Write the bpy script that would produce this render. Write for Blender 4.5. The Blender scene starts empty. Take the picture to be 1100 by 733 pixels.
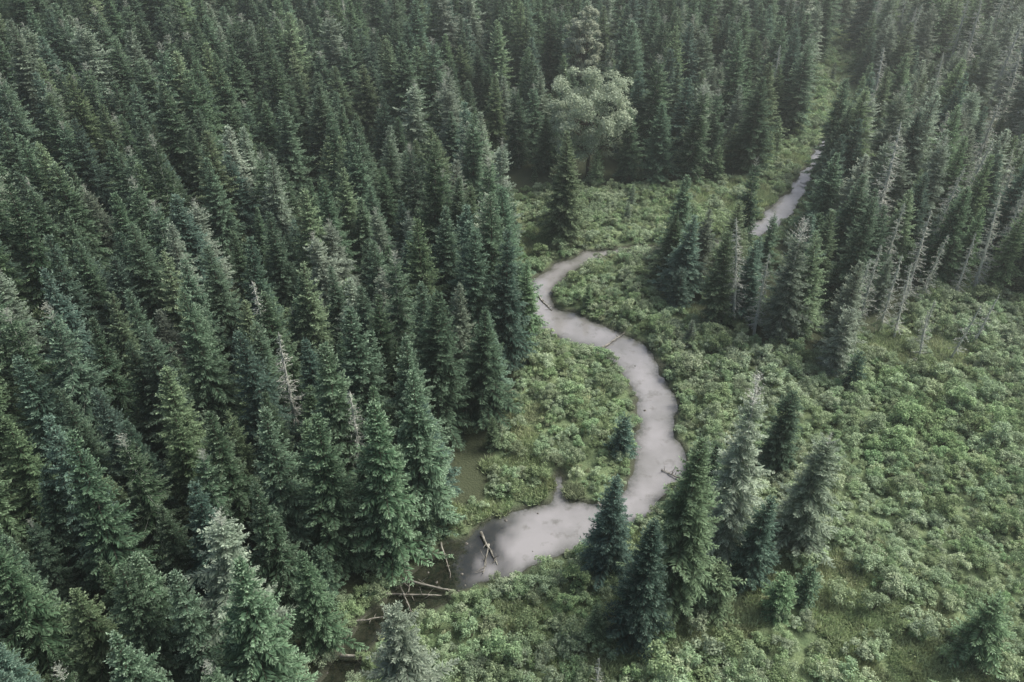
import bpy, numpy as np, math, time
T0=time.time()
rng=np.random.default_rng(7)
scene=bpy.context.scene
scene.view_settings.view_transform='Standard'
scene.view_settings.look='None'
scene.view_settings.exposure=0
COL=scene.collection

# ------------------------------------------------------------------ helpers
_tabs={}
def vnoise(x,y,scale,seed=0):
    if seed not in _tabs:
        _tabs[seed]=np.random.default_rng(1000+seed).random((256,256))
    t=_tabs[seed]
    x=np.asarray(x,float)/scale; y=np.asarray(y,float)/scale
    xi=np.floor(x).astype(int); yi=np.floor(y).astype(int)
    fx=x-xi; fy=y-yi
    fx=fx*fx*(3-2*fx); fy=fy*fy*(3-2*fy)
    a=t[xi%256,yi%256]; b=t[(xi+1)%256,yi%256]; c=t[xi%256,(yi+1)%256]; d=t[(xi+1)%256,(yi+1)%256]
    return (a*(1-fx)+b*fx)*(1-fy)+(c*(1-fx)+d*fx)*fy
def sstep(a,b,v):
    t=np.clip((v-a)/(b-a),0,1); return t*t*(3-2*t)
def inpoly(x,y,poly):
    x=np.asarray(x); y=np.asarray(y); r=np.zeros(x.shape,bool)
    n=len(poly); j=n-1
    for i in range(n):
        xi,yi=poly[i]; xj,yj=poly[j]
        c=((yi>y)!=(yj>y))&(x<(xj-xi)*(y-yi)/((yj-yi) if yj!=yi else 1e-9)+xi)
        r^=c; j=i
    return r

# ------------------------------------------------------------------ river course (metres: x, y, half width)
RIV=[(260,250,1.2),(170,222,1.2),(125,206,1.1),(96,199,0.8),(82,190,0.8),(72.6,177,1.2),(62,158,1.2),(51.5,141,2.2),(41.3,130.8,1.2),
(26.9,127.5,0.9),(18.4,126.6,1.1),(11.5,123.3,1.6),(6.7,117.6,2.1),(4.3,111.8,2.2),(5.2,106.3,2.4),(9.4,102.9,3.3),
(14.9,99.2,2.8),(18.5,93.6,2.9),(19.8,86.2,2.7),(19.3,79.5,2.5),(18.6,73.3,3.2),(16,67.8,2.3),(11.5,64.2,2.1),(5.4,62.9,3.5),
(0,60.6,4.0),(-5.1,57.2,3.4),(-9.5,54.0,2.5),(-13.1,50.8,1.9),(-15.4,47.5,1.6),(-17,43.2,1.5),(-20,34,1.4),(-21,18,1.6),(-24,-10,2),(-20,-60,2)]
R=np.array(RIV)
S=[]
for i in range(len(R)-1):
    p0=R[max(i-1,0)];p1=R[i];p2=R[i+1];p3=R[min(i+2,len(R)-1)]
    n=max(2,int(np.linalg.norm(p2[:2]-p1[:2])/0.6))
    for k in range(n):
        t=k/n
        S.append(0.5*((2*p1)+(-p0+p2)*t+(2*p0-5*p1+4*p2-p3)*t*t+(-p0+3*p1-3*p2+p3)*t**3))
S=np.array(S)
# small inlet on the inside of the lower bend
for k in range(8):
    t=k/7; S=np.vstack([S,[5.6+0.3*t,65.5+6.0*t,0.9*(1-t)+0.3]])
def riv(x,y):
    x=np.asarray(x,float); y=np.asarray(y,float)
    sh=x.shape; x=x.ravel(); y=y.ravel(); out=np.empty(len(x))
    for a in range(0,len(x),20000):
        d=np.hypot(x[a:a+20000,None]-S[None,:,0],y[a:a+20000,None]-S[None,:,1])-S[None,:,2]
        out[a:a+20000]=d.min(1)
    out+= (vnoise(x,y,2.6,11)-0.5)*1.5+(vnoise(x,y,0.9,12)-0.5)*0.5
    return out.reshape(sh)

EDGE=[(-19,-100),(-22,20),(-19.2,43),(-16.2,50),(-12.3,56),(-9.8,58.8),(-7.4,61.5),(-3.4,66),(-2.2,76),(0.6,87.3),(3.4,96),(1.0,104),(-0.5,112),
(1,119),(0.5,127),(-8,133.6),(-4,147),(9.5,153),(32.5,153),(46,156),(54,163),(66,180),(76,203),(88,235),(100,265),(110,275),(200,700)]
FOREST_A=EDGE+[(-700,700),(-700,-100)]
FOREST_B=[(24.5,118),(29.9,103.2),(39.2,97.2),(47,94),(56,101),(70,113),(90,109),(150,104),(700,100),(700,700),(202,700),(112,272),(108,262),
(98,230),(84,192),(75,170),(60,150),(55,137),(47,127),(36,126),(27,122)]
# gap kept open in front of the far reach of the river
GAP=[(43,112),(47.5,110),(57,140),(49,139)]

def gz_raw(x,y,s):
    u=vnoise(x,y,17,1)*0.8+vnoise(x,y,6,2)*0.35
    z=u*sstep(0.3,7,s)*0.9
    h=np.clip(-x-35,0,None); hill=0.22*h*h/(h+25)
    hill=np.minimum(hill,60)
    z=z+hill
    z=z+0.10-1.1*(1-sstep(-1.0,0.35,s))
    return z
def gz(x,y):
    x=np.atleast_1d(np.asarray(x,float)); y=np.atleast_1d(np.asarray(y,float))
    return gz_raw(x,y,riv(x,y))

# ------------------------------------------------------------------ node material helpers
def newmat(name):
    m=bpy.data.materials.new(name); m.use_nodes=True; nt=m.node_tree
    for n in list(nt.nodes): nt.nodes.remove(n)
    out=nt.nodes.new('ShaderNodeOutputMaterial')
    return m,nt,out
def rgb(c): return (c[0],c[1],c[2],1)
def mixc(nt,fac,a,b,mode='MIX'):
    n=nt.nodes.new('ShaderNodeMix'); n.data_type='RGBA'; n.blend_type=mode
    for s,v in ((n.inputs[0],fac),(n.inputs[6],a),(n.inputs[7],b)):
        if hasattr(v,'is_linked') or hasattr(v,'links'): nt.links.new(v,s)
        elif isinstance(v,(int,float)): s.default_value=v
        else: s.default_value=rgb(v)
    return n.outputs[2]
def mth(nt,op,a,b=None,clamp=False):
    n=nt.nodes.new('ShaderNodeMath'); n.operation=op; n.use_clamp=clamp
    for i,v in enumerate((a,b)):
        if v is None: continue
        if isinstance(v,(int,float)): n.inputs[i].default_value=v
        else: nt.links.new(v,n.inputs[i])
    return n.outputs[0]
def mapr(nt,v,a,b,c,d):
    n=nt.nodes.new('ShaderNodeMapRange'); n.clamp=True
    nt.links.new(v,n.inputs[0])
    for i,k in enumerate((a,b,c,d)): n.inputs[i+1].default_value=k
    return n.outputs[0]
def attr(nt,name):
    n=nt.nodes.new('ShaderNodeAttribute'); n.attribute_name=name; return n.outputs['Fac']
def noise(nt,vec,scale,detail=3,rough=0.55):
    n=nt.nodes.new('ShaderNodeTexNoise'); n.inputs['Scale'].default_value=scale
    n.inputs['Detail'].default_value=detail; n.inputs['Roughness'].default_value=rough
    if vec is not None: nt.links.new(vec,n.inputs['Vector'])
    return n.outputs['Fac']

def foliage_mat(name,dark,light,alt,altamt=1.0,transl=0.33,valvar=0.3,locscale=0.03,rough=0.6,frost=0.0):
    m,nt,out=newmat(name); L=nt.links
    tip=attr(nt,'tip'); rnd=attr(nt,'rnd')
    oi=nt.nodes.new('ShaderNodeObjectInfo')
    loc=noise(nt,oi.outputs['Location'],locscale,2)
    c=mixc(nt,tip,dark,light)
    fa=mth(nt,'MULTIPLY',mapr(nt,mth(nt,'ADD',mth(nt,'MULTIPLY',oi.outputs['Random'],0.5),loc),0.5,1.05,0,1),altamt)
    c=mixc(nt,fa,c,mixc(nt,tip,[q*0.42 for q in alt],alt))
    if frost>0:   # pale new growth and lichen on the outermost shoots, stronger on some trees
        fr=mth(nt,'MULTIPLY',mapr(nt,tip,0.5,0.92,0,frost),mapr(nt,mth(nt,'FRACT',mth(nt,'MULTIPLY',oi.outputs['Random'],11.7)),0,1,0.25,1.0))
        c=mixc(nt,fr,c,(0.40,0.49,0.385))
    v=mth(nt,'MULTIPLY',mapr(nt,rnd,0,1,0.7,1.3),mapr(nt,mth(nt,'FRACT',mth(nt,'MULTIPLY',oi.outputs['Random'],7.31)),0,1,1-valvar,1+valvar))
    hs=nt.nodes.new('ShaderNodeHueSaturation'); L.new(c,hs.inputs['Color']); L.new(v,hs.inputs['Value'])
    L.new(mapr(nt,mth(nt,'FRACT',mth(nt,'MULTIPLY',oi.outputs['Random'],3.77)),0,1,0.485,0.525),hs.inputs['Hue'])
    p=nt.nodes.new('ShaderNodeBsdfDiffuse'); L.new(hs.outputs[0],p.inputs['Color'])
    tr=nt.nodes.new('ShaderNodeBsdfTranslucent'); L.new(hs.outputs[0],tr.inputs['Color'])
    mx=nt.nodes.new('ShaderNodeMixShader'); mx.inputs[0].default_value=transl
    L.new(p.outputs[0],mx.inputs[1]); L.new(tr.outputs[0],mx.inputs[2]); L.new(mx.outputs[0],out.inputs[0])
    return m
def bark_mat(name,a,b,scale=3):
    m,nt,out=newmat(name)
    tc=nt.nodes.new('ShaderNodeTexCoord')
    f=noise(nt,tc.outputs['Object'],scale,4)
    c=mixc(nt,mapr(nt,f,0.35,0.65,0,1),a,b)
    p=nt.nodes.new('ShaderNodeBsdfDiffuse'); nt.links.new(c,p.inputs['Color'])
    nt.links.new(p.outputs[0],out.inputs[0]); return m

M_bark=bark_mat('conifer_bark',(0.05,0.04,0.032),(0.12,0.10,0.085))
M_dead=bark_mat('weathered_wood',(0.36,0.38,0.34),(0.56,0.57,0.52))
M_dtop=bark_mat('lichen_twigs',(0.22,0.25,0.21),(0.38,0.41,0.35))
M_log=bark_mat('log_wood',(0.12,0.115,0.10),(0.32,0.31,0.27),2)
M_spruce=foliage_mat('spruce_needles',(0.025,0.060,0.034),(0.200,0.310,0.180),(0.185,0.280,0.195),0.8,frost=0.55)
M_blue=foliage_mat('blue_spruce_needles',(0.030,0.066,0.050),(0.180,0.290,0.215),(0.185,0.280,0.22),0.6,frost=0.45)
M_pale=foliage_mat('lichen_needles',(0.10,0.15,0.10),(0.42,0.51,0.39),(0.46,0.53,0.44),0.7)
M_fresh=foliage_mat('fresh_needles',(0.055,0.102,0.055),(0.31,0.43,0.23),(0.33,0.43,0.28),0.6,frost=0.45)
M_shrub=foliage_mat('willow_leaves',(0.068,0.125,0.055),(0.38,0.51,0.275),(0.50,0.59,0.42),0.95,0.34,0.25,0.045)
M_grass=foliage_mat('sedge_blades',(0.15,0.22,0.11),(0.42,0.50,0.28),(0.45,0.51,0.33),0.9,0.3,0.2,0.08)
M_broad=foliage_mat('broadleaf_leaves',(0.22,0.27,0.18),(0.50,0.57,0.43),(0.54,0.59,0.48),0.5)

# ------------------------------------------------------------------ mesh builder
def nrm(v): return v/np.maximum(np.linalg.norm(v,axis=-1,keepdims=True),1e-9)
class MB:
    def __init__(s): s.V=[];s.F=[];s.M=[];s.T=[];s.Rn=[];s.n=0
    def add(s,V,F,mat,T,Rn):
        s.V.append(V); s.F.append(np.asarray(F)+s.n); s.M.append(np.full(len(F),mat)); s.T.append(T); s.Rn.append(Rn); s.n+=len(V)
    def leaves(s,root,d,L,W,side,t0,t1,mat,r):
        n=len(root); rn=r.random(n)
        L=np.broadcast_to(L,(n,))[:,None]; W=np.broadcast_to(W,(n,))[:,None]
        up=np.cross(side,d)
        mid=root+d*L*0.45+up*L*0.06
        V=np.stack([root,mid+side*W,root+d*L,mid-side*W],1).reshape(-1,3)
        F=np.arange(n*4).reshape(n,4)
        t0=np.broadcast_to(t0,(n,)); t1=np.broadcast_to(t1,(n,))
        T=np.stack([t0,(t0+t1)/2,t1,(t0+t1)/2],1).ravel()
        s.add(V,F,mat,T,np.repeat(rn,4))
    def tube(s,P,rad,k=6,mat=0):
        P=np.asarray(P,float); n=len(P); rad=np.broadcast_to(rad,(n,))
        tg=nrm(np.gradient(P,axis=0)); ref=np.array([0.31,0.95,0.05])
        if abs(tg[0]@ref)>0.9: ref=np.array([1,0,0.1])
        a=nrm(np.cross(tg,ref)); b=np.cross(tg,a)
        ang=np.arange(k)*2*math.pi/k
        V=(P[:,None]+rad[:,None,None]*(a[:,None]*np.cos(ang)[None,:,None]+b[:,None]*np.sin(ang)[None,:,None])).reshape(-1,3)
        F=[[i*k+j,i*k+(j+1)%k,(i+1)*k+(j+1)%k,(i+1)*k+j] for i in range(n-1) for j in range(k)]
        s.add(V,F,mat,np.zeros(len(V)),np.full(len(V),0.5))
    def mesh(s,name,mats):
        V=np.concatenate(s.V); F=np.concatenate(s.F)
        me=bpy.data.meshes.new(name)
        me.vertices.add(len(V)); me.vertices.foreach_set('co',V.ravel())
        me.loops.add(F.size); me.loops.foreach_set('vertex_index',F.ravel().astype(np.int32))
        me.polygons.add(len(F)); me.polygons.foreach_set('loop_start',np.arange(0,F.size,4,dtype=np.int32))
        for m in mats: me.materials.append(m)
        me.polygons.foreach_set('material_index',np.concatenate(s.M).astype(np.int32))
        me.update(calc_edges=True); me.validate()
        for nm,arr in (('tip',s.T),('rnd',s.Rn)):
            a=me.attributes.new(nm,'FLOAT','POINT'); a.data.foreach_set('value',np.concatenate(arr).astype(np.float32))
        return me

def conifer(seed,H,Rd,needle,bark=None,cb=0.06,fill=1.0,power=0.85,deadtop=0.0,droop=0.30,ragged=0.25,spacing=0.46,bw=1.0):
    r=np.random.default_rng(seed); b=MB()
    bend=r.normal(0,0.012,2)
    def axis(z):
        t=z/H; return np.array([bend[0]*H*t*t+0.05*math.sin(z*.5+seed),bend[1]*H*t*t,z])
    zs=np.linspace(-0.6,H,9); b.tube([axis(z) for z in zs],0.011*H*(1-np.clip(zs/H,0,1))**0.9+0.015,6,0)
    z=cb*H; sect=r.random(8)*ragged*0.8
    while z<H-0.15:
        t=(z-cb*H)/(H-cb*H)
        prof=(1-t)**power*min(1,0.55+t*3.0)
        nb=int(round((5.5+2.5*(1-t))*bw))
        a0=r.random()*6.28
        wl=1+r.normal(0,0.17)
        for k in range(nb):
            az=a0+k*6.283/nb+r.normal(0,0.25)
            sc=1-sect[int((az%6.283)/6.284*8)]*(0.6+0.4*math.sin(z*1.3+seed))
            L=Rd*prof*wl*sc*(1+r.normal(0,ragged*0.7))+0.22
            if L<0.15: continue
            zz=z+r.normal(0,0.08)
            dead = t>1-deadtop
            keep = r.random()<(fill if not dead else 0.75)
            if not keep: continue
            h=np.array([math.cos(az),math.sin(az),0])
            el=math.radians(-12+50*t*t*1.0+r.normal(0,7)); 
            dr=droop*(1-0.7*t)
            o=axis(zz)
            def sp(s): 
                s=np.atleast_1d(s)[:,None]
                zc=math.tan(el)*s*L - dr*L*s**1.6 + 0.16*L*s**4
                return o+h*(s*L)+np.array([0,0,1])*zc
            lat=np.array([-h[1],h[0],0])
            P=sp(np.linspace(0,1,4)); 
            b.tube(P,np.array([0.014,0.011,0.008,0.003])*(0.8+0.4*L)*(2.0 if dead else 1),3,0)
            n=max(3,int(L/(0.16 if not dead else 0.3)))
            s=np.repeat(np.linspace(0.12,1.0,n),2)+r.normal(0,0.02,2*n); s=np.clip(s,0.05,1)
            root=sp(s); e=0.02; tg=nrm(sp(np.clip(s+e,0,1.05))-sp(s-e))
            sg=np.tile([1.,-1.],n)
            a=np.radians(r.uniform(35,62,2*n))[:,None]
            d=tg*np.cos(a)+lat*np.sin(a)*sg[:,None]; d[:,2]+=r.normal(-0.15,0.2,2*n); d=nrm(d)
            tl=(0.18+0.38*L*(1.05-s)*np.minimum(1,s*2.2+0.3))*r.uniform(0.65,1.3,2*n); tl=np.minimum(tl,1.0)
            side=nrm(np.cross(d,np.array([0,0,1.0])+r.normal(0,0.4,(2*n,3))))
            if dead:
                b.leaves(root,d,tl*0.8,0.025,side,0,0,0,r)
                continue
            w=0.04+0.095*tl
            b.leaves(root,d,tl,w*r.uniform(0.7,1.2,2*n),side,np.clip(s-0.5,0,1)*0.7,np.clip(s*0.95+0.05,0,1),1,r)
            # second layer: hanging / upright sprigs
            m=n; ss=s[::2]; a=r.uniform(-1,1,m)
            d2=nrm(tg[::2]*0.8+lat*a[:,None]+np.array([0,0,1.])*r.normal(0.05,0.5,m)[:,None])
            side2=nrm(np.cross(d2,r.normal(0,1,(m,3))))
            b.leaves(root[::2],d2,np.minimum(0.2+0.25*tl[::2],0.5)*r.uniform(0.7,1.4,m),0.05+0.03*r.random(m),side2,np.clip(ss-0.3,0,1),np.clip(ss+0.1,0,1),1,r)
        z+=spacing*r.uniform(0.75,1.25)*(1-0.35*t)
    # leader tuft
    if deadtop<=0:
        o=axis(H-0.25); m=10; d=nrm(np.c_[r.normal(0,0.35,m),r.normal(0,0.35,m),np.ones(m)])
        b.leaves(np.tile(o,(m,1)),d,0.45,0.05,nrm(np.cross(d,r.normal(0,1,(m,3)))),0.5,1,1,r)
    return b.mesh('conifer_mesh',[bark or M_bark,needle])

def snag(seed,H,Rd,dens=1.0):
    r=np.random.default_rng(seed); b=MB(); bend=r.normal(0,0.02,2)
    def axis(z):
        t=z/H; return np.array([bend[0]*H*t*t,bend[1]*H*t*t,z])
    zs=np.linspace(-0.6,H,9); b.tube([axis(z) for z in zs],0.013*H*(1-np.clip(zs/H,0,1))**0.8+0.05,6,0)
    z=H*0.15
    while z<H-0.2:
        t=z/H
        for k in range(r.integers(2,6)):
            if r.random()>dens: continue
            az=r.random()*6.283; h=np.array([math.cos(az),math.sin(az),0]); L=Rd*(1-t)**0.7*r.uniform(0.25,1.1)+0.2
            o=axis(z); s=np.linspace(0,1,4)[:,None]
            P=o+h*s*L+np.array([0,0,1])*(-0.25*L*s+0.10*L*s**2)+r.normal(0,0.03*L,(4,3))*s
            b.tube(P,np.array([0.05,0.04,0.03,0.012])*(0.6+0.3*L),3,0)
            n=max(3,int(L/0.2)); ss=r.uniform(0.25,1,n)[:,None]
            root=o+h*ss*L+np.array([0,0,1])*(-0.25*L*ss+0.10*L*ss**2)
            d=nrm(h+r.normal(0,0.6,(n,3))+np.array([0,0,-0.3])); 
            b.leaves(root,d,r.uniform(0.2,0.7,n)*min(1,L*0.6),0.035,nrm(np.cross(d,r.normal(0,1,(n,3)))),0,0,0,r)
            m=n
            b.leaves(root[:m]-np.array([0,0,0.02]),nrm(r.normal(0,0.5,(m,3))+np.array([0,0,-0.8])),0.25,0.07,nrm(r.normal(0,1,(m,3))),0.4,1,1,r)
        z+=r.uniform(0.2,0.42)
    return b.mesh('snag_mesh',[M_dead,M_pale])

def clumpy(seed,clumps,per,leaf,mat,bark,stems=None,spread=0.4,up=0.6):
    """clumps: array (n,4) x y z radius"""
    r=np.random.default_rng(seed); b=MB()
    if stems is not None:
        for P,rad in stems: b.tube(P,rad,5,0)
    for c in clumps:
        n=int(per*(c[3]/clumps[:,3].mean())**2)
        v=nrm(r.normal(0,1,(n,3))); v[:,2]=np.where(v[:,2]<-0.3,-v[:,2]*0.5,v[:,2])
        rr=c[3]*r.uniform(0.55,1.08,n)**0.7
        p=c[:3]+v*rr[:,None]*np.array([1,1,0.8])
        p[:,2]=np.maximum(p[:,2],0.05)
        d=nrm(v*0.6+r.normal(0,0.6,(n,3))); nn=nrm(v*0.5+np.array([0,0,up])+r.normal(0,0.5,(n,3)))
        side=nrm(np.cross(d,nn)); d=nrm(np.cross(nn,side))*-1
        l=leaf*r.uniform(0.7,1.35,n)
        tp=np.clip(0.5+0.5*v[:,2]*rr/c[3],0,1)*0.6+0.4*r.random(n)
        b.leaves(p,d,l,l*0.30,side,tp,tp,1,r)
    return b.mesh('leafy_mesh',[bark,mat])

def shrub(seed,Rr,H,mat,leaf=0.18,per=56):
    r=np.random.default_rng(seed); n=15
    a=r.random(n)*6.283; q=np.sqrt(r.random(n))*Rr*0.85
    z=H*(1-0.65*(q/Rr)**2)*r.uniform(0.55,1.0,n)
    cl=np.c_[q*np.cos(a),q*np.sin(a),z,r.uniform(0.26,0.5,n)*Rr/1.3]
    st=[]
    for c in cl[::2]:
        s=np.linspace(0,1,4)[:,None]; P=np.array([0,0,-0.2])+s*(c[:3]+np.array([0,0,0.2]))+np.array([0,0,1])*np.sin(s*3.14)*0.15
        st.append((P,np.array([0.03,0.022,0.015,0.006])))
    return clumpy(seed+5,cl,per,leaf,mat,M_bark,st)

def tuft(seed):
    r=np.random.default_rng(seed); b=MB(); n=420
    a=r.random(n)*6.283; q=np.sqrt(r.random(n))*1.1
    root=np.c_[q*np.cos(a),q*np.sin(a),np.full(n,-0.05)]
    d=nrm(np.c_[r.normal(0,0.7,n),r.normal(0,0.7,n),np.ones(n)])
    b.tube([[0,0,-.2],[0,0,0.1]],0.02,3,0)
    b.leaves(root,d,r.uniform(0.3,0.8,n),0.05,nrm(np.cross(d,r.normal(0,1,(n,3)))),0.2,1,1,r)
    return b.mesh('tuft_mesh',[M_bark,M_grass])

def broadleaf(seed,H,W):
    r=np.random.default_rng(seed); n=130
    v=nrm(r.normal(0,1,(n,3))); rr=r.uniform(0.25,1.0,n)**0.5
    lob=1+0.15*np.sin(v[:,0]*4+seed)+0.12*np.sin(v[:,1]*5)
    c=np.array([0,0,H*0.56])+v*rr[:,None]*np.array([W/2,W/2,H*0.40])*lob[:,None]
    cl=np.c_[c,r.uniform(0.08,0.14,n)*W]
    st=[(np.array([[0,0,-.6],[0.1,0,H*.2],[-.1,.1,H*.45],[0.1,0,H*.75]]),np.array([.4,.33,.24,.08]))]
    for c_ in cl[::2]:
        z0=H*r.uniform(0.18,0.5); s=np.linspace(0,1,4)[:,None]
        P=np.array([0,0,z0])+s*(c_[:3]-np.array([0,0,z0]))+np.array([0,0,-0.1])*np.sin(s*3.14)*H*.1
        st.append((P,np.array([.14,.10,.06,.02])))
    return clumpy(seed+1,cl,210,0.40,M_broad,M_bark,st)

# ------------------------------------------------------------------ instancing through geometry nodes
def scatter(name,protos,x,y,z,rotz,lean,scl,idx):
    pc=bpy.data.collections.new(name+'_kinds')
    for i,me in enumerate(protos):
        o=bpy.data.objects.new('%s_kind_%02d'%(name,i),me); pc.objects.link(o)
    n=len(x); me=bpy.data.meshes.new(name)
    me.vertices.add(n); me.vertices.foreach_set('co',np.c_[x,y,z].ravel())
    a=me.attributes.new('rot','FLOAT_VECTOR','POINT'); a.data.foreach_set('vector',np.c_[lean,rotz].astype(np.float32).ravel())
    a=me.attributes.new('scl','FLOAT_VECTOR','POINT'); a.data.foreach_set('vector',scl.astype(np.float32).ravel())
    a=me.attributes.new('kind','INT','POINT'); a.data.foreach_set('value',idx.astype(np.int32))
    ob=bpy.data.objects.new(name,me); COL.objects.link(ob)
    ng=bpy.data.node_groups.new(name+'_nodes','GeometryNodeTree')
    ng.interface.new_socket('Geometry',in_out='INPUT',socket_type='NodeSocketGeometry')
    ng.interface.new_socket('Geometry',in_out='OUTPUT',socket_type='NodeSocketGeometry')
    gi=ng.nodes.new('NodeGroupInput'); go=ng.nodes.new('NodeGroupOutput')
    ip=ng.nodes.new('GeometryNodeInstanceOnPoints'); ci=ng.nodes.new('GeometryNodeCollectionInfo')
    ci.inputs['Collection'].default_value=pc; ci.inputs['Separate Children'].default_value=True; ci.inputs['Reset Children'].default_value=True
    def na(nm,t):
        q=ng.nodes.new('GeometryNodeInputNamedAttribute'); q.data_type=t; q.inputs[0].default_value=nm; return q.outputs[0]
    er=ng.nodes.new('FunctionNodeEulerToRotation')
    l=ng.links
    l.new(gi.outputs[0],ip.inputs['Points']); l.new(ci.outputs[0],ip.inputs['Instance'])
    ip.inputs['Pick Instance'].default_value=True
    l.new(na('kind','INT'),ip.inputs['Instance Index'])
    l.new(na('rot','FLOAT_VECTOR'),er.inputs[0]); l.new(er.outputs[0],ip.inputs['Rotation'])
    l.new(na('scl','FLOAT_VECTOR'),ip.inputs['Scale'])
    l.new(ip.outputs[0],go.inputs[0])
    md=ob.modifiers.new('scatter','NODES'); md.node_group=ng
    return ob

# ------------------------------------------------------------------ ground
def axis_coords(lo,hi,fine,far):
    c=list(np.arange(lo,hi+1e-6,fine)); s=fine*2
    a=[hi]; 
    while a[-1]<far: a.append(a[-1]+s); s=min(s*1.12,120)
    s=fine*2; bq=[lo]
    while bq[-1]>-far: bq.append(bq[-1]-s); s=min(s*1.12,120)
    return np.array(bq[1:][::-1]+c+a[1:])
def grid_mesh(name,xs,ys,zf,keep=None):
    X,Y=np.meshgrid(xs,ys,indexing='ij'); Z=zf(X,Y)
    V=np.stack([X,Y,Z],-1).reshape(-1,3); nx,ny=X.shape
    I=np.arange(nx*ny).reshape(nx,ny)
    F=np.stack([I[:-1,:-1],I[1:,:-1],I[1:,1:],I[:-1,1:]],-1).reshape(-1,4)
    if keep is not None:
        K=keep(X,Y).ravel(); F=F[K[F].any(1)]
        used=np.unique(F); remap=np.full(len(V),-1); remap[used]=np.arange(len(used)); V=V[used]; F=remap[F]
    me=bpy.data.meshes.new(name)
    me.vertices.add(len(V)); me.vertices.foreach_set('co',V.ravel())
    me.loops.add(F.size); me.loops.foreach_set('vertex_index',F.ravel().astype(np.int32))
    me.polygons.add(len(F)); me.polygons.foreach_set('loop_start',np.arange(0,F.size,4,dtype=np.int32))
    me.polygons.foreach_set('use_smooth',np.ones(len(F),bool))
    me.update(calc_edges=True)
    return me,V
xs=axis_coords(-30,95,0.5,3000); ys=axis_coords(30,205,0.5,3000)
gme,GV=grid_mesh('ground',xs,ys,lambda X,Y:gz_raw(X,Y,riv(X,Y)))
sG=riv(GV[:,0],GV[:,1])
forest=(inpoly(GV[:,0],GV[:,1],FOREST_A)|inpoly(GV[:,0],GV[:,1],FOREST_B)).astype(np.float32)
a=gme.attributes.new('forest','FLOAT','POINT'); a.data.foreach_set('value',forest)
a=gme.attributes.new('bank','FLOAT','POINT'); a.data.foreach_set('value',np.clip(1-(sG-0.2)/0.9,0,1).astype(np.float32))
m,nt,out=newmat('ground_cover')
tc=nt.nodes.new('ShaderNodeTexCoord'); P=tc.outputs['Object']
n1=noise(nt,P,0.5,6); n2=noise(nt,P,4,5)
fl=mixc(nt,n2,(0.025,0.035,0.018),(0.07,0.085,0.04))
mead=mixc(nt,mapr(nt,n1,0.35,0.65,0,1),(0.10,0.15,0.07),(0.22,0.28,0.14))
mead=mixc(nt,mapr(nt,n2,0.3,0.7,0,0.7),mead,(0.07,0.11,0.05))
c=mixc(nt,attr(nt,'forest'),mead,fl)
mud=mixc(nt,n2,(0.022,0.026,0.016),(0.060,0.065,0.042))
c=mixc(nt,attr(nt,'bank'),c,mud)
p=nt.nodes.new('ShaderNodeBsdfPrincipled'); nt.links.new(c,p.inputs['Base Color']); p.inputs['Roughness'].default_value=0.95
bm=nt.nodes.new('ShaderNodeBump'); bm.inputs['Strength'].default_value=0.8; bm.inputs['Distance'].default_value=0.25
nt.links.new(n2,bm.inputs['Height']); nt.links.new(bm.outputs[0],p.inputs['Normal']); nt.links.new(p.outputs[0],out.inputs[0])
gme.materials.append(m)
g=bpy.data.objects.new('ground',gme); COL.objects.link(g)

# ------------------------------------------------------------------ river water
wx=np.arange(-40,265,0.5); wy=np.arange(-60,260,0.5)
wme,WV=grid_mesh('river',wx,wy,lambda X,Y:X*0-0.16,lambda X,Y:riv(X,Y)<0.9)
sW=riv(WV[:,0],WV[:,1])
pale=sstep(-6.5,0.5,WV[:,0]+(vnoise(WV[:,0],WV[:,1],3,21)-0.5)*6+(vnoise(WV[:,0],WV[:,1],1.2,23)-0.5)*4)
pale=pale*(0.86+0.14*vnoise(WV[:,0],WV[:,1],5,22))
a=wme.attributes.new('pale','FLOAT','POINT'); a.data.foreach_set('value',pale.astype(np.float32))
a=wme.attributes.new('edge','FLOAT','POINT'); a.data.foreach_set('value',np.clip(1+sW/1.9,0,1).astype(np.float32))
m,nt,out=newmat('river_water')
tc=nt.nodes.new('ShaderNodeTexCoord'); P=tc.outputs['Object']
n1=noise(nt,P,0.13,4); n2=noise(nt,P,2.5,4)
n3=noise(nt,P,0.5,6,0.65)
sand=mixc(nt,mapr(nt,n1,0.36,0.62,0,1),(0.19,0.19,0.185),(0.285,0.28,0.285))
sand=mixc(nt,mapr(nt,n3,0.55,0.70,0,0.7),sand,(0.105,0.105,0.085))
dark_shaded=mixc(nt,mapr(nt,n2,0.35,0.7,0,1),(0.006,0.009,0.006),(0.026,0.026,0.018))  # dark clear lower-left water, with shade and reflection of trees painted into its colour
c=mixc(nt,attr(nt,'pale'),dark_shaded,sand)
ed=mth(nt,'POWER',attr(nt,'edge'),2.0)
c=mixc(nt,mth(nt,'MULTIPLY',ed,mapr(nt,n2,0.3,0.6,0.5,1.0)),c,(0.035,0.040,0.026))
p=nt.nodes.new('ShaderNodeBsdfPrincipled'); nt.links.new(c,p.inputs['Base Color']); p.inputs['Roughness'].default_value=0.03
p.inputs['IOR'].default_value=1.75
rip=noise(nt,P,1.3,3)
bm=nt.nodes.new('ShaderNodeBump'); bm.inputs['Strength'].default_value=0.2; bm.inputs['Distance'].default_value=0.05
nt.links.new(rip,bm.inputs['Height']); nt.links.new(bm.outputs[0],p.inputs['Normal']); nt.links.new(p.outputs[0],out.inputs[0])
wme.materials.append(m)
w=bpy.data.objects.new('river',wme); COL.objects.link(w)

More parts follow.
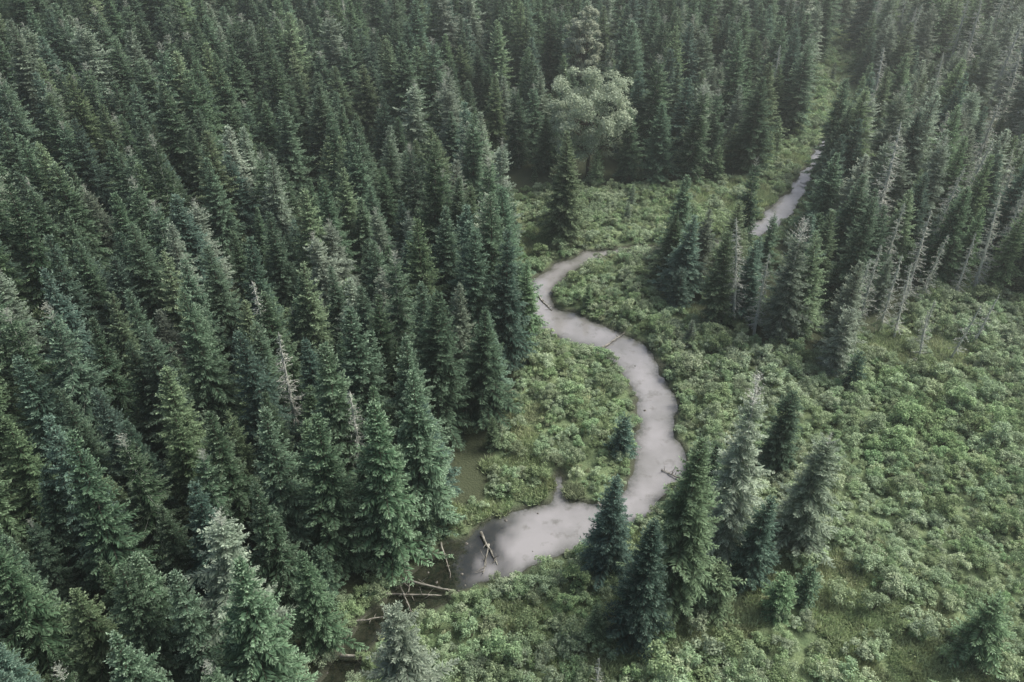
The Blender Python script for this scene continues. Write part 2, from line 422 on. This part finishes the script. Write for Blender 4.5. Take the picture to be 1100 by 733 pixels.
# ------------------------------------------------------------------ individual trees
SOLO=[] # (x,y,clear radius)
def place(name,me,x,y,rot=0,s=1,lean=(0,0),clear=3.0,sz=1):
    o=bpy.data.objects.new(name,me); COL.objects.link(o)
    o.location=(x,y,float(gz(x,y)[0])-0.05); o.rotation_euler=(lean[0],lean[1],rot); o.scale=(s,s,s*sz)
    SOLO.append((x,y,clear)); return o
place('spruce_tree',conifer(101,21,4.7,M_fresh,power=0.95,ragged=.12,bw=1.2),9.4,130,clear=5)
place('spruce_tree',conifer(102,13.5,3.1,M_blue,power=0.8,ragged=.18,bw=1.2,cb=0.02),10.2,56.0)
place('spruce_tree',conifer(103,17.5,3.3,M_blue,power=0.85,ragged=.18,bw=1.2,cb=0.03),12.2,47.4)
place('spruce_tree',conifer(104,23.5,4.5,M_fresh,power=0.8,ragged=.3,cb=0.04),16.3,50.9)
place('lichen_covered_spruce_tree',conifer(105,26,2.9,M_pale,M_dead,power=0.7,ragged=.4,fill=.85,deadtop=.14),22.5,56.9)
place('spruce_tree',conifer(106,12,2.7,M_spruce,power=0.7,ragged=.25),32.5,71.7)
place('spruce_tree',conifer(107,17,3.9,M_pale,M_dtop,power=0.75,ragged=.35,fill=.85,deadtop=.06),31.5,59.3)
place('spruce_tree',conifer(108,12.5,2.8,M_blue,power=0.8),25,54.5)
place('spruce_tree',conifer(109,8,2.0,M_spruce,power=0.8),23.6,67.5)
place('spruce_tree',conifer(110,5.8,2.0,M_blue,power=0.6,cb=0.0),14.0,74.8)
place('spruce_tree',conifer(111,16.5,3.8,M_pale,M_dtop,power=0.75,ragged=.35,fill=.9),-9.3,39.6)
place('spruce_tree',conifer(112,6,2.0,M_fresh,power=0.7),27,50.3)
place('spruce_tree',conifer(113,5,1.8,M_spruce,power=0.7),30.2,52)
place('spruce_tree',conifer(114,9,3.0,M_fresh,power=0.6,ragged=.4,fill=.8),44.6,45.5)
place('spruce_tree',conifer(115,7.5,2.2,M_blue,power=0.7),26.3,107)
place('spruce_tree',conifer(116,20.5,3.6,M_pale,power=0.85),-5.4,139.5)
place('lichen_covered_spruce_tree',conifer(117,20.5,3.0,M_pale,M_dead,power=0.6,ragged=.4,fill=.8,deadtop=.2),40,98.5)
place('lichen_covered_spruce_tree',conifer(118,11,2.6,M_pale,M_dead,power=0.6,ragged=.3),46,90.6)
place('spruce_tree',conifer(119,6,1.8,M_blue,power=0.7,cb=0),47.5,87.5)
place('spruce_tree',conifer(120,16,2.8,M_fresh,power=0.6),31.5,103.5)
place('spruce_tree',conifer(121,7,2.0,M_fresh,power=0.6),20.5,50.5)
place('broadleaf_tree',broadleaf(130,23,15),15.8,157.5,clear=8.5)
place('broadleaf_tree',broadleaf(131,25,8.5),17.0,200,clear=7)
SN=[snag(200,17,2.0),snag(201,13,1.6),snag(202,20,2.4),snag(203,9,1.3,.6)]
for (x,y,k,s,lx,ly) in [(34.5,103,2,.95,.04,.10),(37,100,1,1.1,0,-.05),(53.5,102,0,.9,.03,.06),(56.5,101,1,1,.0,.05),(58,99,0,.75,-.03,.08),
    (66,109,1,1,0,.03),(49,97,0,.9,0,.05),(61,97,3,1,.1,.1),(64.5,94,3,1.1,-.05,.12),(69,97,3,1,.1,-.1),(59,92.5,3,.9,0,.2),(8,42.3,3,.55,0,.03),(72,110,1,.9,.02,.08),
    (63,108,0,1,0,.03),(76,112,2,.9,0,.05),(81,116,0,1,0,.02),(70,118,2,1,.03,.0),(60,112,0,1,.03,.08),(86,122,2,1,.02,.04),(78,128,2,1,0,.06),
    (-26,73,2,1,.0,-.06),(-17,66,0,1.05,.02,-.05),(-31,84,0,1.2,-.03,.04)]:
    place('dead_tree',SN[k],x,y,rng.random()*6,s,(lx,ly),clear=1.8)

# ------------------------------------------------------------------ forest
kinds=[]
def K(me): kinds.append(me)
K(conifer(1,18.5,4.0,M_spruce,power=.95))
K(conifer(2,19,3.6,M_spruce,power=.85,ragged=.3))
K(conifer(3,18,4.2,M_spruce,power=1.0,ragged=.2))
K(conifer(4,20,3.5,M_spruce,power=.8,ragged=.35,fill=.9))
K(conifer(5,18,4.0,M_blue,power=.95,ragged=.2))
K(conifer(6,19,3.6,M_blue,power=.85,ragged=.3))
K(conifer(7,18.5,3.8,M_fresh,power=.85,ragged=.35,fill=.9))
K(conifer(8,20,3.3,M_pale,M_dtop,power=.7,ragged=.4,fill=.85,deadtop=.10))
K(conifer(9,18.5,3.8,M_pale,power=.85,ragged=.35,fill=.9))
K(conifer(10,20,3.1,M_spruce,M_dtop,power=.7,ragged=.4,fill=.85,deadtop=.08))
K(SN[2]); K(SN[0])
K(conifer(12,8,2.2,M_spruce,power=.8,cb=.02))
K(conifer(13,8,2.0,M_fresh,power=.8,cb=.02))
K(conifer(14,8,2.0,M_pale,power=.7,cb=.02,ragged=.4))
def jgrid(x0,x1,y0,y1,sp,jit):
    X,Y=np.meshgrid(np.arange(x0,x1,sp),np.arange(y0,y1,sp*0.9)); X=X+(np.arange(X.shape[0])%2)[:,None]*sp/2
    X=X.ravel()+rng.uniform(-jit,jit,X.size); Y=Y.ravel()+rng.uniform(-jit,jit,Y.size); return X,Y
X,Y=jgrid(-330,400,-40,560,5.6,2.1)
inF=inpoly(X,Y,FOREST_A)|inpoly(X,Y,FOREST_B)
s=riv(X,Y); keep=inF&(s>1.4)&~inpoly(X,Y,GAP)
inB=inpoly(X,Y,FOREST_B)
dens=np.where(inB,0.85,0.96)*(1-0.32*sstep(110,170,Y)); keep&=rng.random(len(X))<dens
for (a_,b_,c_) in SOLO: keep&=np.hypot(X-a_,Y-b_)>c_
X,Y,inB=X[keep],Y[keep],inB[keep]; n=len(X)
u=rng.random(n); far=sstep(40,110,X)*sstep(90,150,Y)
nz=vnoise(X,Y,22,31)
kind=np.empty(n,int)
for i in range(n):
    q=u[i]; pp=0.08+0.08*(nz[i]>0.6)+0.18*far[i]+0.12*inB[i]; ps=0.01+0.24*far[i]; pb=0.13; pf=0.14+0.16*inB[i]
    if q<ps: kind[i]=10+rng.integers(2)
    elif q<ps+pp: kind[i]=7+rng.integers(2)
    elif q<ps+pp+pb: kind[i]=4+rng.integers(2)
    elif q<ps+pp+pb+pf: kind[i]=6
    else: kind[i]=[0,1,2,3,9][rng.integers(5)]
sc=rng.normal(0.97,0.16,n)*(0.85+0.3*vnoise(X,Y,30,32)); sc=np.clip(sc,0.5,1.22)
sc=np.where(inB&(X<75)&(Y<125),sc*0.85,sc)
sc=np.where((np.abs(X-16)<9)&(Y>150)&(Y<200),sc*0.75,sc)
wd=sc*rng.uniform(0.85,1.2,n)*np.where(Y<85,0.92,1.0)*(1+0.18*sstep(110,170,Y))
scl=np.c_[wd,wd,sc]
# understory
X2,Y2=jgrid(-120,160,10,260,5.0,2.4)
in2=inpoly(X2,Y2,FOREST_A)|inpoly(X2,Y2,FOREST_B); k2=in2&(riv(X2,Y2)>1.2)&(rng.random(len(X2))<0.5)&~inpoly(X2,Y2,GAP)
# a few young trees out in the shrub fields
k2|=(~in2)&(riv(X2,Y2)>1.6)&(rng.random(len(X2))<0.045)
X2,Y2=X2[k2],Y2[k2]; s2=rng.uniform(0.4,1.15,len(X2)); open2=~(inpoly(X2,Y2,FOREST_A)|inpoly(X2,Y2,FOREST_B)); s2=np.where(open2,s2*0.6,s2)
XX=np.r_[X,X2]; YY=np.r_[Y,Y2]
kk2=np.where(open2,13+rng.integers(0,2,len(X2)),12+rng.integers(0,2,len(X2)))
scatter('conifer_forest',kinds,XX,YY,gz(XX,YY)-0.1,rng.random(len(XX))*6.283,rng.normal(0,0.03,(len(XX),2)),
        np.r_[scl,np.c_[s2,s2,s2]],np.r_[kind,kk2])
print('trees',len(XX),time.time()-T0)

# ------------------------------------------------------------------ shrubs
sk=[shrub(300,1.35,1.6,M_shrub),shrub(301,1.5,2.0,M_shrub),shrub(302,1.2,1.1,M_shrub),shrub(303,1.6,2.6,M_shrub,0.19),shrub(304,1.0,0.9,M_grass,0.17),tuft(305)]
X,Y=jgrid(-30,150,0,340,1.4,0.7)
inF=inpoly(X,Y,FOREST_A)|inpoly(X,Y,FOREST_B)
s=riv(X,Y); edge=(vnoise(X,Y,4,41)>0.62)&inF&(Y<230)
keep=((~inF)|edge|(s<3.2))&(s>0.35)&~((Y>140)&inF&(s>3.2))
keep&=~((Y>180)&(rng.random(len(X))<0.3))
X,Y,s=X[keep],Y[keep],s[keep]; n=len(X)
mead=vnoise(X+Y*0.4,Y*2.2,26,42)*0.65+vnoise(X,Y,7,43)*0.35
hgt=vnoise(X,Y,9,44)*0.5+vnoise(X,Y,3.5,45)*0.5
kind=rng.integers(0,4,n); kind=np.where(rng.random(n)<0.12,4,kind)
kind=np.where((mead>0.68)&(rng.random(n)<0.8),5,kind)
sc=(0.38+0.9*hgt)*rng.uniform(0.7,1.3,n)*np.clip(0.5+s*0.25,0.5,1)
sc=np.where(kind==5,rng.uniform(0.8,1.3,n),sc)
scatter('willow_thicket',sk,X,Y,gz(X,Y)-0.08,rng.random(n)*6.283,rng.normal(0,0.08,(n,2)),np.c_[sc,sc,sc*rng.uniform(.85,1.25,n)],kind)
print('shrubs',n,time.time()-T0)

# ------------------------------------------------------------------ fallen logs and stones
def log(x0,y0,z0,x1,y1,z1,r0,seed):
    r=np.random.default_rng(seed); b=MB(); A=np.array([x0,y0,z0]);B=np.array([x1,y1,z1]); t=np.linspace(0,1,8)[:,None]
    Pp=A+(B-A)*t+r.normal(0,0.04,(8,3)); L=np.linalg.norm(B-A)
    rad=r0*(1-0.6*t[:,0]); rad[0]*=1.3
    Pp=np.vstack([Pp[:1],Pp,Pp[-1:]]); Pp[0]-=(B-A)/L*0.01; Pp[-1]+=(B-A)/L*0.01; rad=np.r_[0.01,rad,0.01]
    b.tube(Pp,rad,8,0)
    for k in range(9):
        t_=r.uniform(0.25,0.98); o=A+(B-A)*t_; d=nrm(r.normal(0,1,3)+np.array([0,0,0.5])+(B-A)/L*0.6); l=r.uniform(0.3,1.3)
        b.tube([o,o+d*l*0.5,o+d*l+r.normal(0,.08,3)],np.array([0.05,0.035,0.012]),4,0)
    o=bpy.data.objects.new('fallen_log',b.mesh('log_mesh',[M_log])); COL.objects.link(o)
for i,a in enumerate([(13.5,97.2,.1,17.6,101.3,.0,.16),(-14.5,55.5,.5,-6.2,53.6,.15,.18),(-14,53.2,.3,-7.5,53.0,.1,.13),(-3.6,61.5,.2,-1.6,57.2,-.1,.16),(-17,45.8,.4,-12.6,45.6,.5,.18),
    (-13.8,57.5,.8,-10.5,51,.1,.12),(10.2,66.2,.1,12.2,62.4,0,.12),(20,127.4,0.05,27,127.1,.1,.2),(-11.6,58.5,.3,-11,53.5,.0,.10),(4.2,112,0,6.4,107.5,-.1,.13),(-17.5,49.5,.5,-13,50.3,.3,.12),(-2.6,60,-.05,-3.2,56,-.1,.10),
    (-8,60,.3,-6.6,55.4,0,.10),(21.5,69.5,.3,18.6,71.8,-.1,.12)]):
    log(*a,400+i)
b=MB(); r=np.random.default_rng(55)
for k in range(200):
    i=r.integers(0,len(S)); 
    if S[i,1]>125 or S[i,1]<30: continue
    if S[i,0]>4 and r.random()<0.8: continue
    an=r.random()*6.283; q=S[i,2]*r.uniform(0.6,1.05)
    c=np.array([S[i,0]+q*math.cos(an),S[i,1]+q*math.sin(an),-0.2]); rr=r.uniform(0.08,0.25)
    rings=[]
    for ph in np.linspace(0.05,math.pi-0.05,5):
        for th in np.arange(7)*2*math.pi/7:
            rings.append(c+rr*np.array([math.sin(ph)*math.cos(th),math.sin(ph)*math.sin(th),0.7*math.cos(ph)])*r.uniform(0.8,1.2))
    F=[[a_*7+j,a_*7+(j+1)%7,(a_+1)*7+(j+1)%7,(a_+1)*7+j] for a_ in range(4) for j in range(7)]
    b.add(np.array(rings),F,0,np.zeros(35),np.zeros(35))
o=bpy.data.objects.new('river_stones',b.mesh('stones_mesh',[bark_mat('stone',(0.08,0.08,0.07),(0.20,0.19,0.17),6)])); COL.objects.link(o)

# ------------------------------------------------------------------ valley haze (real scattering air)
hx=bpy.data.meshes.new('valley_haze')
x0,x1,y0,y1,z0,z1=-700,800,-300,900,-5,110
hx.from_pydata([(x0,y0,z0),(x1,y0,z0),(x1,y1,z0),(x0,y1,z0),(x0,y0,z1),(x1,y0,z1),(x1,y1,z1),(x0,y1,z1)],[],
 [(0,3,2,1),(4,5,6,7),(0,1,5,4),(1,2,6,5),(2,3,7,6),(3,0,4,7)])
m,nt,out=newmat('haze_air'); vs=nt.nodes.new('ShaderNodeVolumeScatter'); vs.inputs['Color'].default_value=(0.88,1.0,0.94,1)
vs.inputs['Density'].default_value=0.00045; vs.inputs['Anisotropy'].default_value=0.5
nt.links.new(vs.outputs[0],out.inputs['Volume']); hx.materials.append(m)
o=bpy.data.objects.new('valley_haze',hx); COL.objects.link(o)

# ------------------------------------------------------------------ light
SUN_EL=math.radians(50); SUN_AZ=math.radians(68)   # azimuth from +Y towards +X
wd_=bpy.data.worlds.new('World'); scene.world=wd_; wd_.use_nodes=True; nt=wd_.node_tree
bg=nt.nodes.get('Background') or nt.nodes.new('ShaderNodeBackground')
sky=nt.nodes.new('ShaderNodeTexSky'); sky.sky_type='NISHITA'; sky.sun_disc=False; sky.sun_elevation=SUN_EL; sky.sun_rotation=SUN_AZ
sky.air_density=1.0; sky.dust_density=6.0; sky.ozone_density=0.8
nt.links.new(sky.outputs[0],bg.inputs[0]); bg.inputs[1].default_value=0.15
sl=bpy.data.lights.new('sun','SUN'); sl.energy=5.0; sl.angle=math.radians(28); sl.color=(1,0.99,0.93)
so=bpy.data.objects.new('sun',sl); COL.objects.link(so)
from mathutils import Vector
d=Vector((math.sin(SUN_AZ)*math.cos(SUN_EL),math.cos(SUN_AZ)*math.cos(SUN_EL),math.sin(SUN_EL)))
so.rotation_euler=d.to_track_quat('Z','Y').to_euler()

cam=bpy.data.cameras.new('camera'); cam.lens=28.24; cam.sensor_width=36; cam.clip_end=6000; cam.clip_start=0.5
co=bpy.data.objects.new('camera',cam); COL.objects.link(co); co.location=(0,0,72); co.rotation_euler=(math.radians(54),0,0)
scene.camera=co
print('done',time.time()-T0)
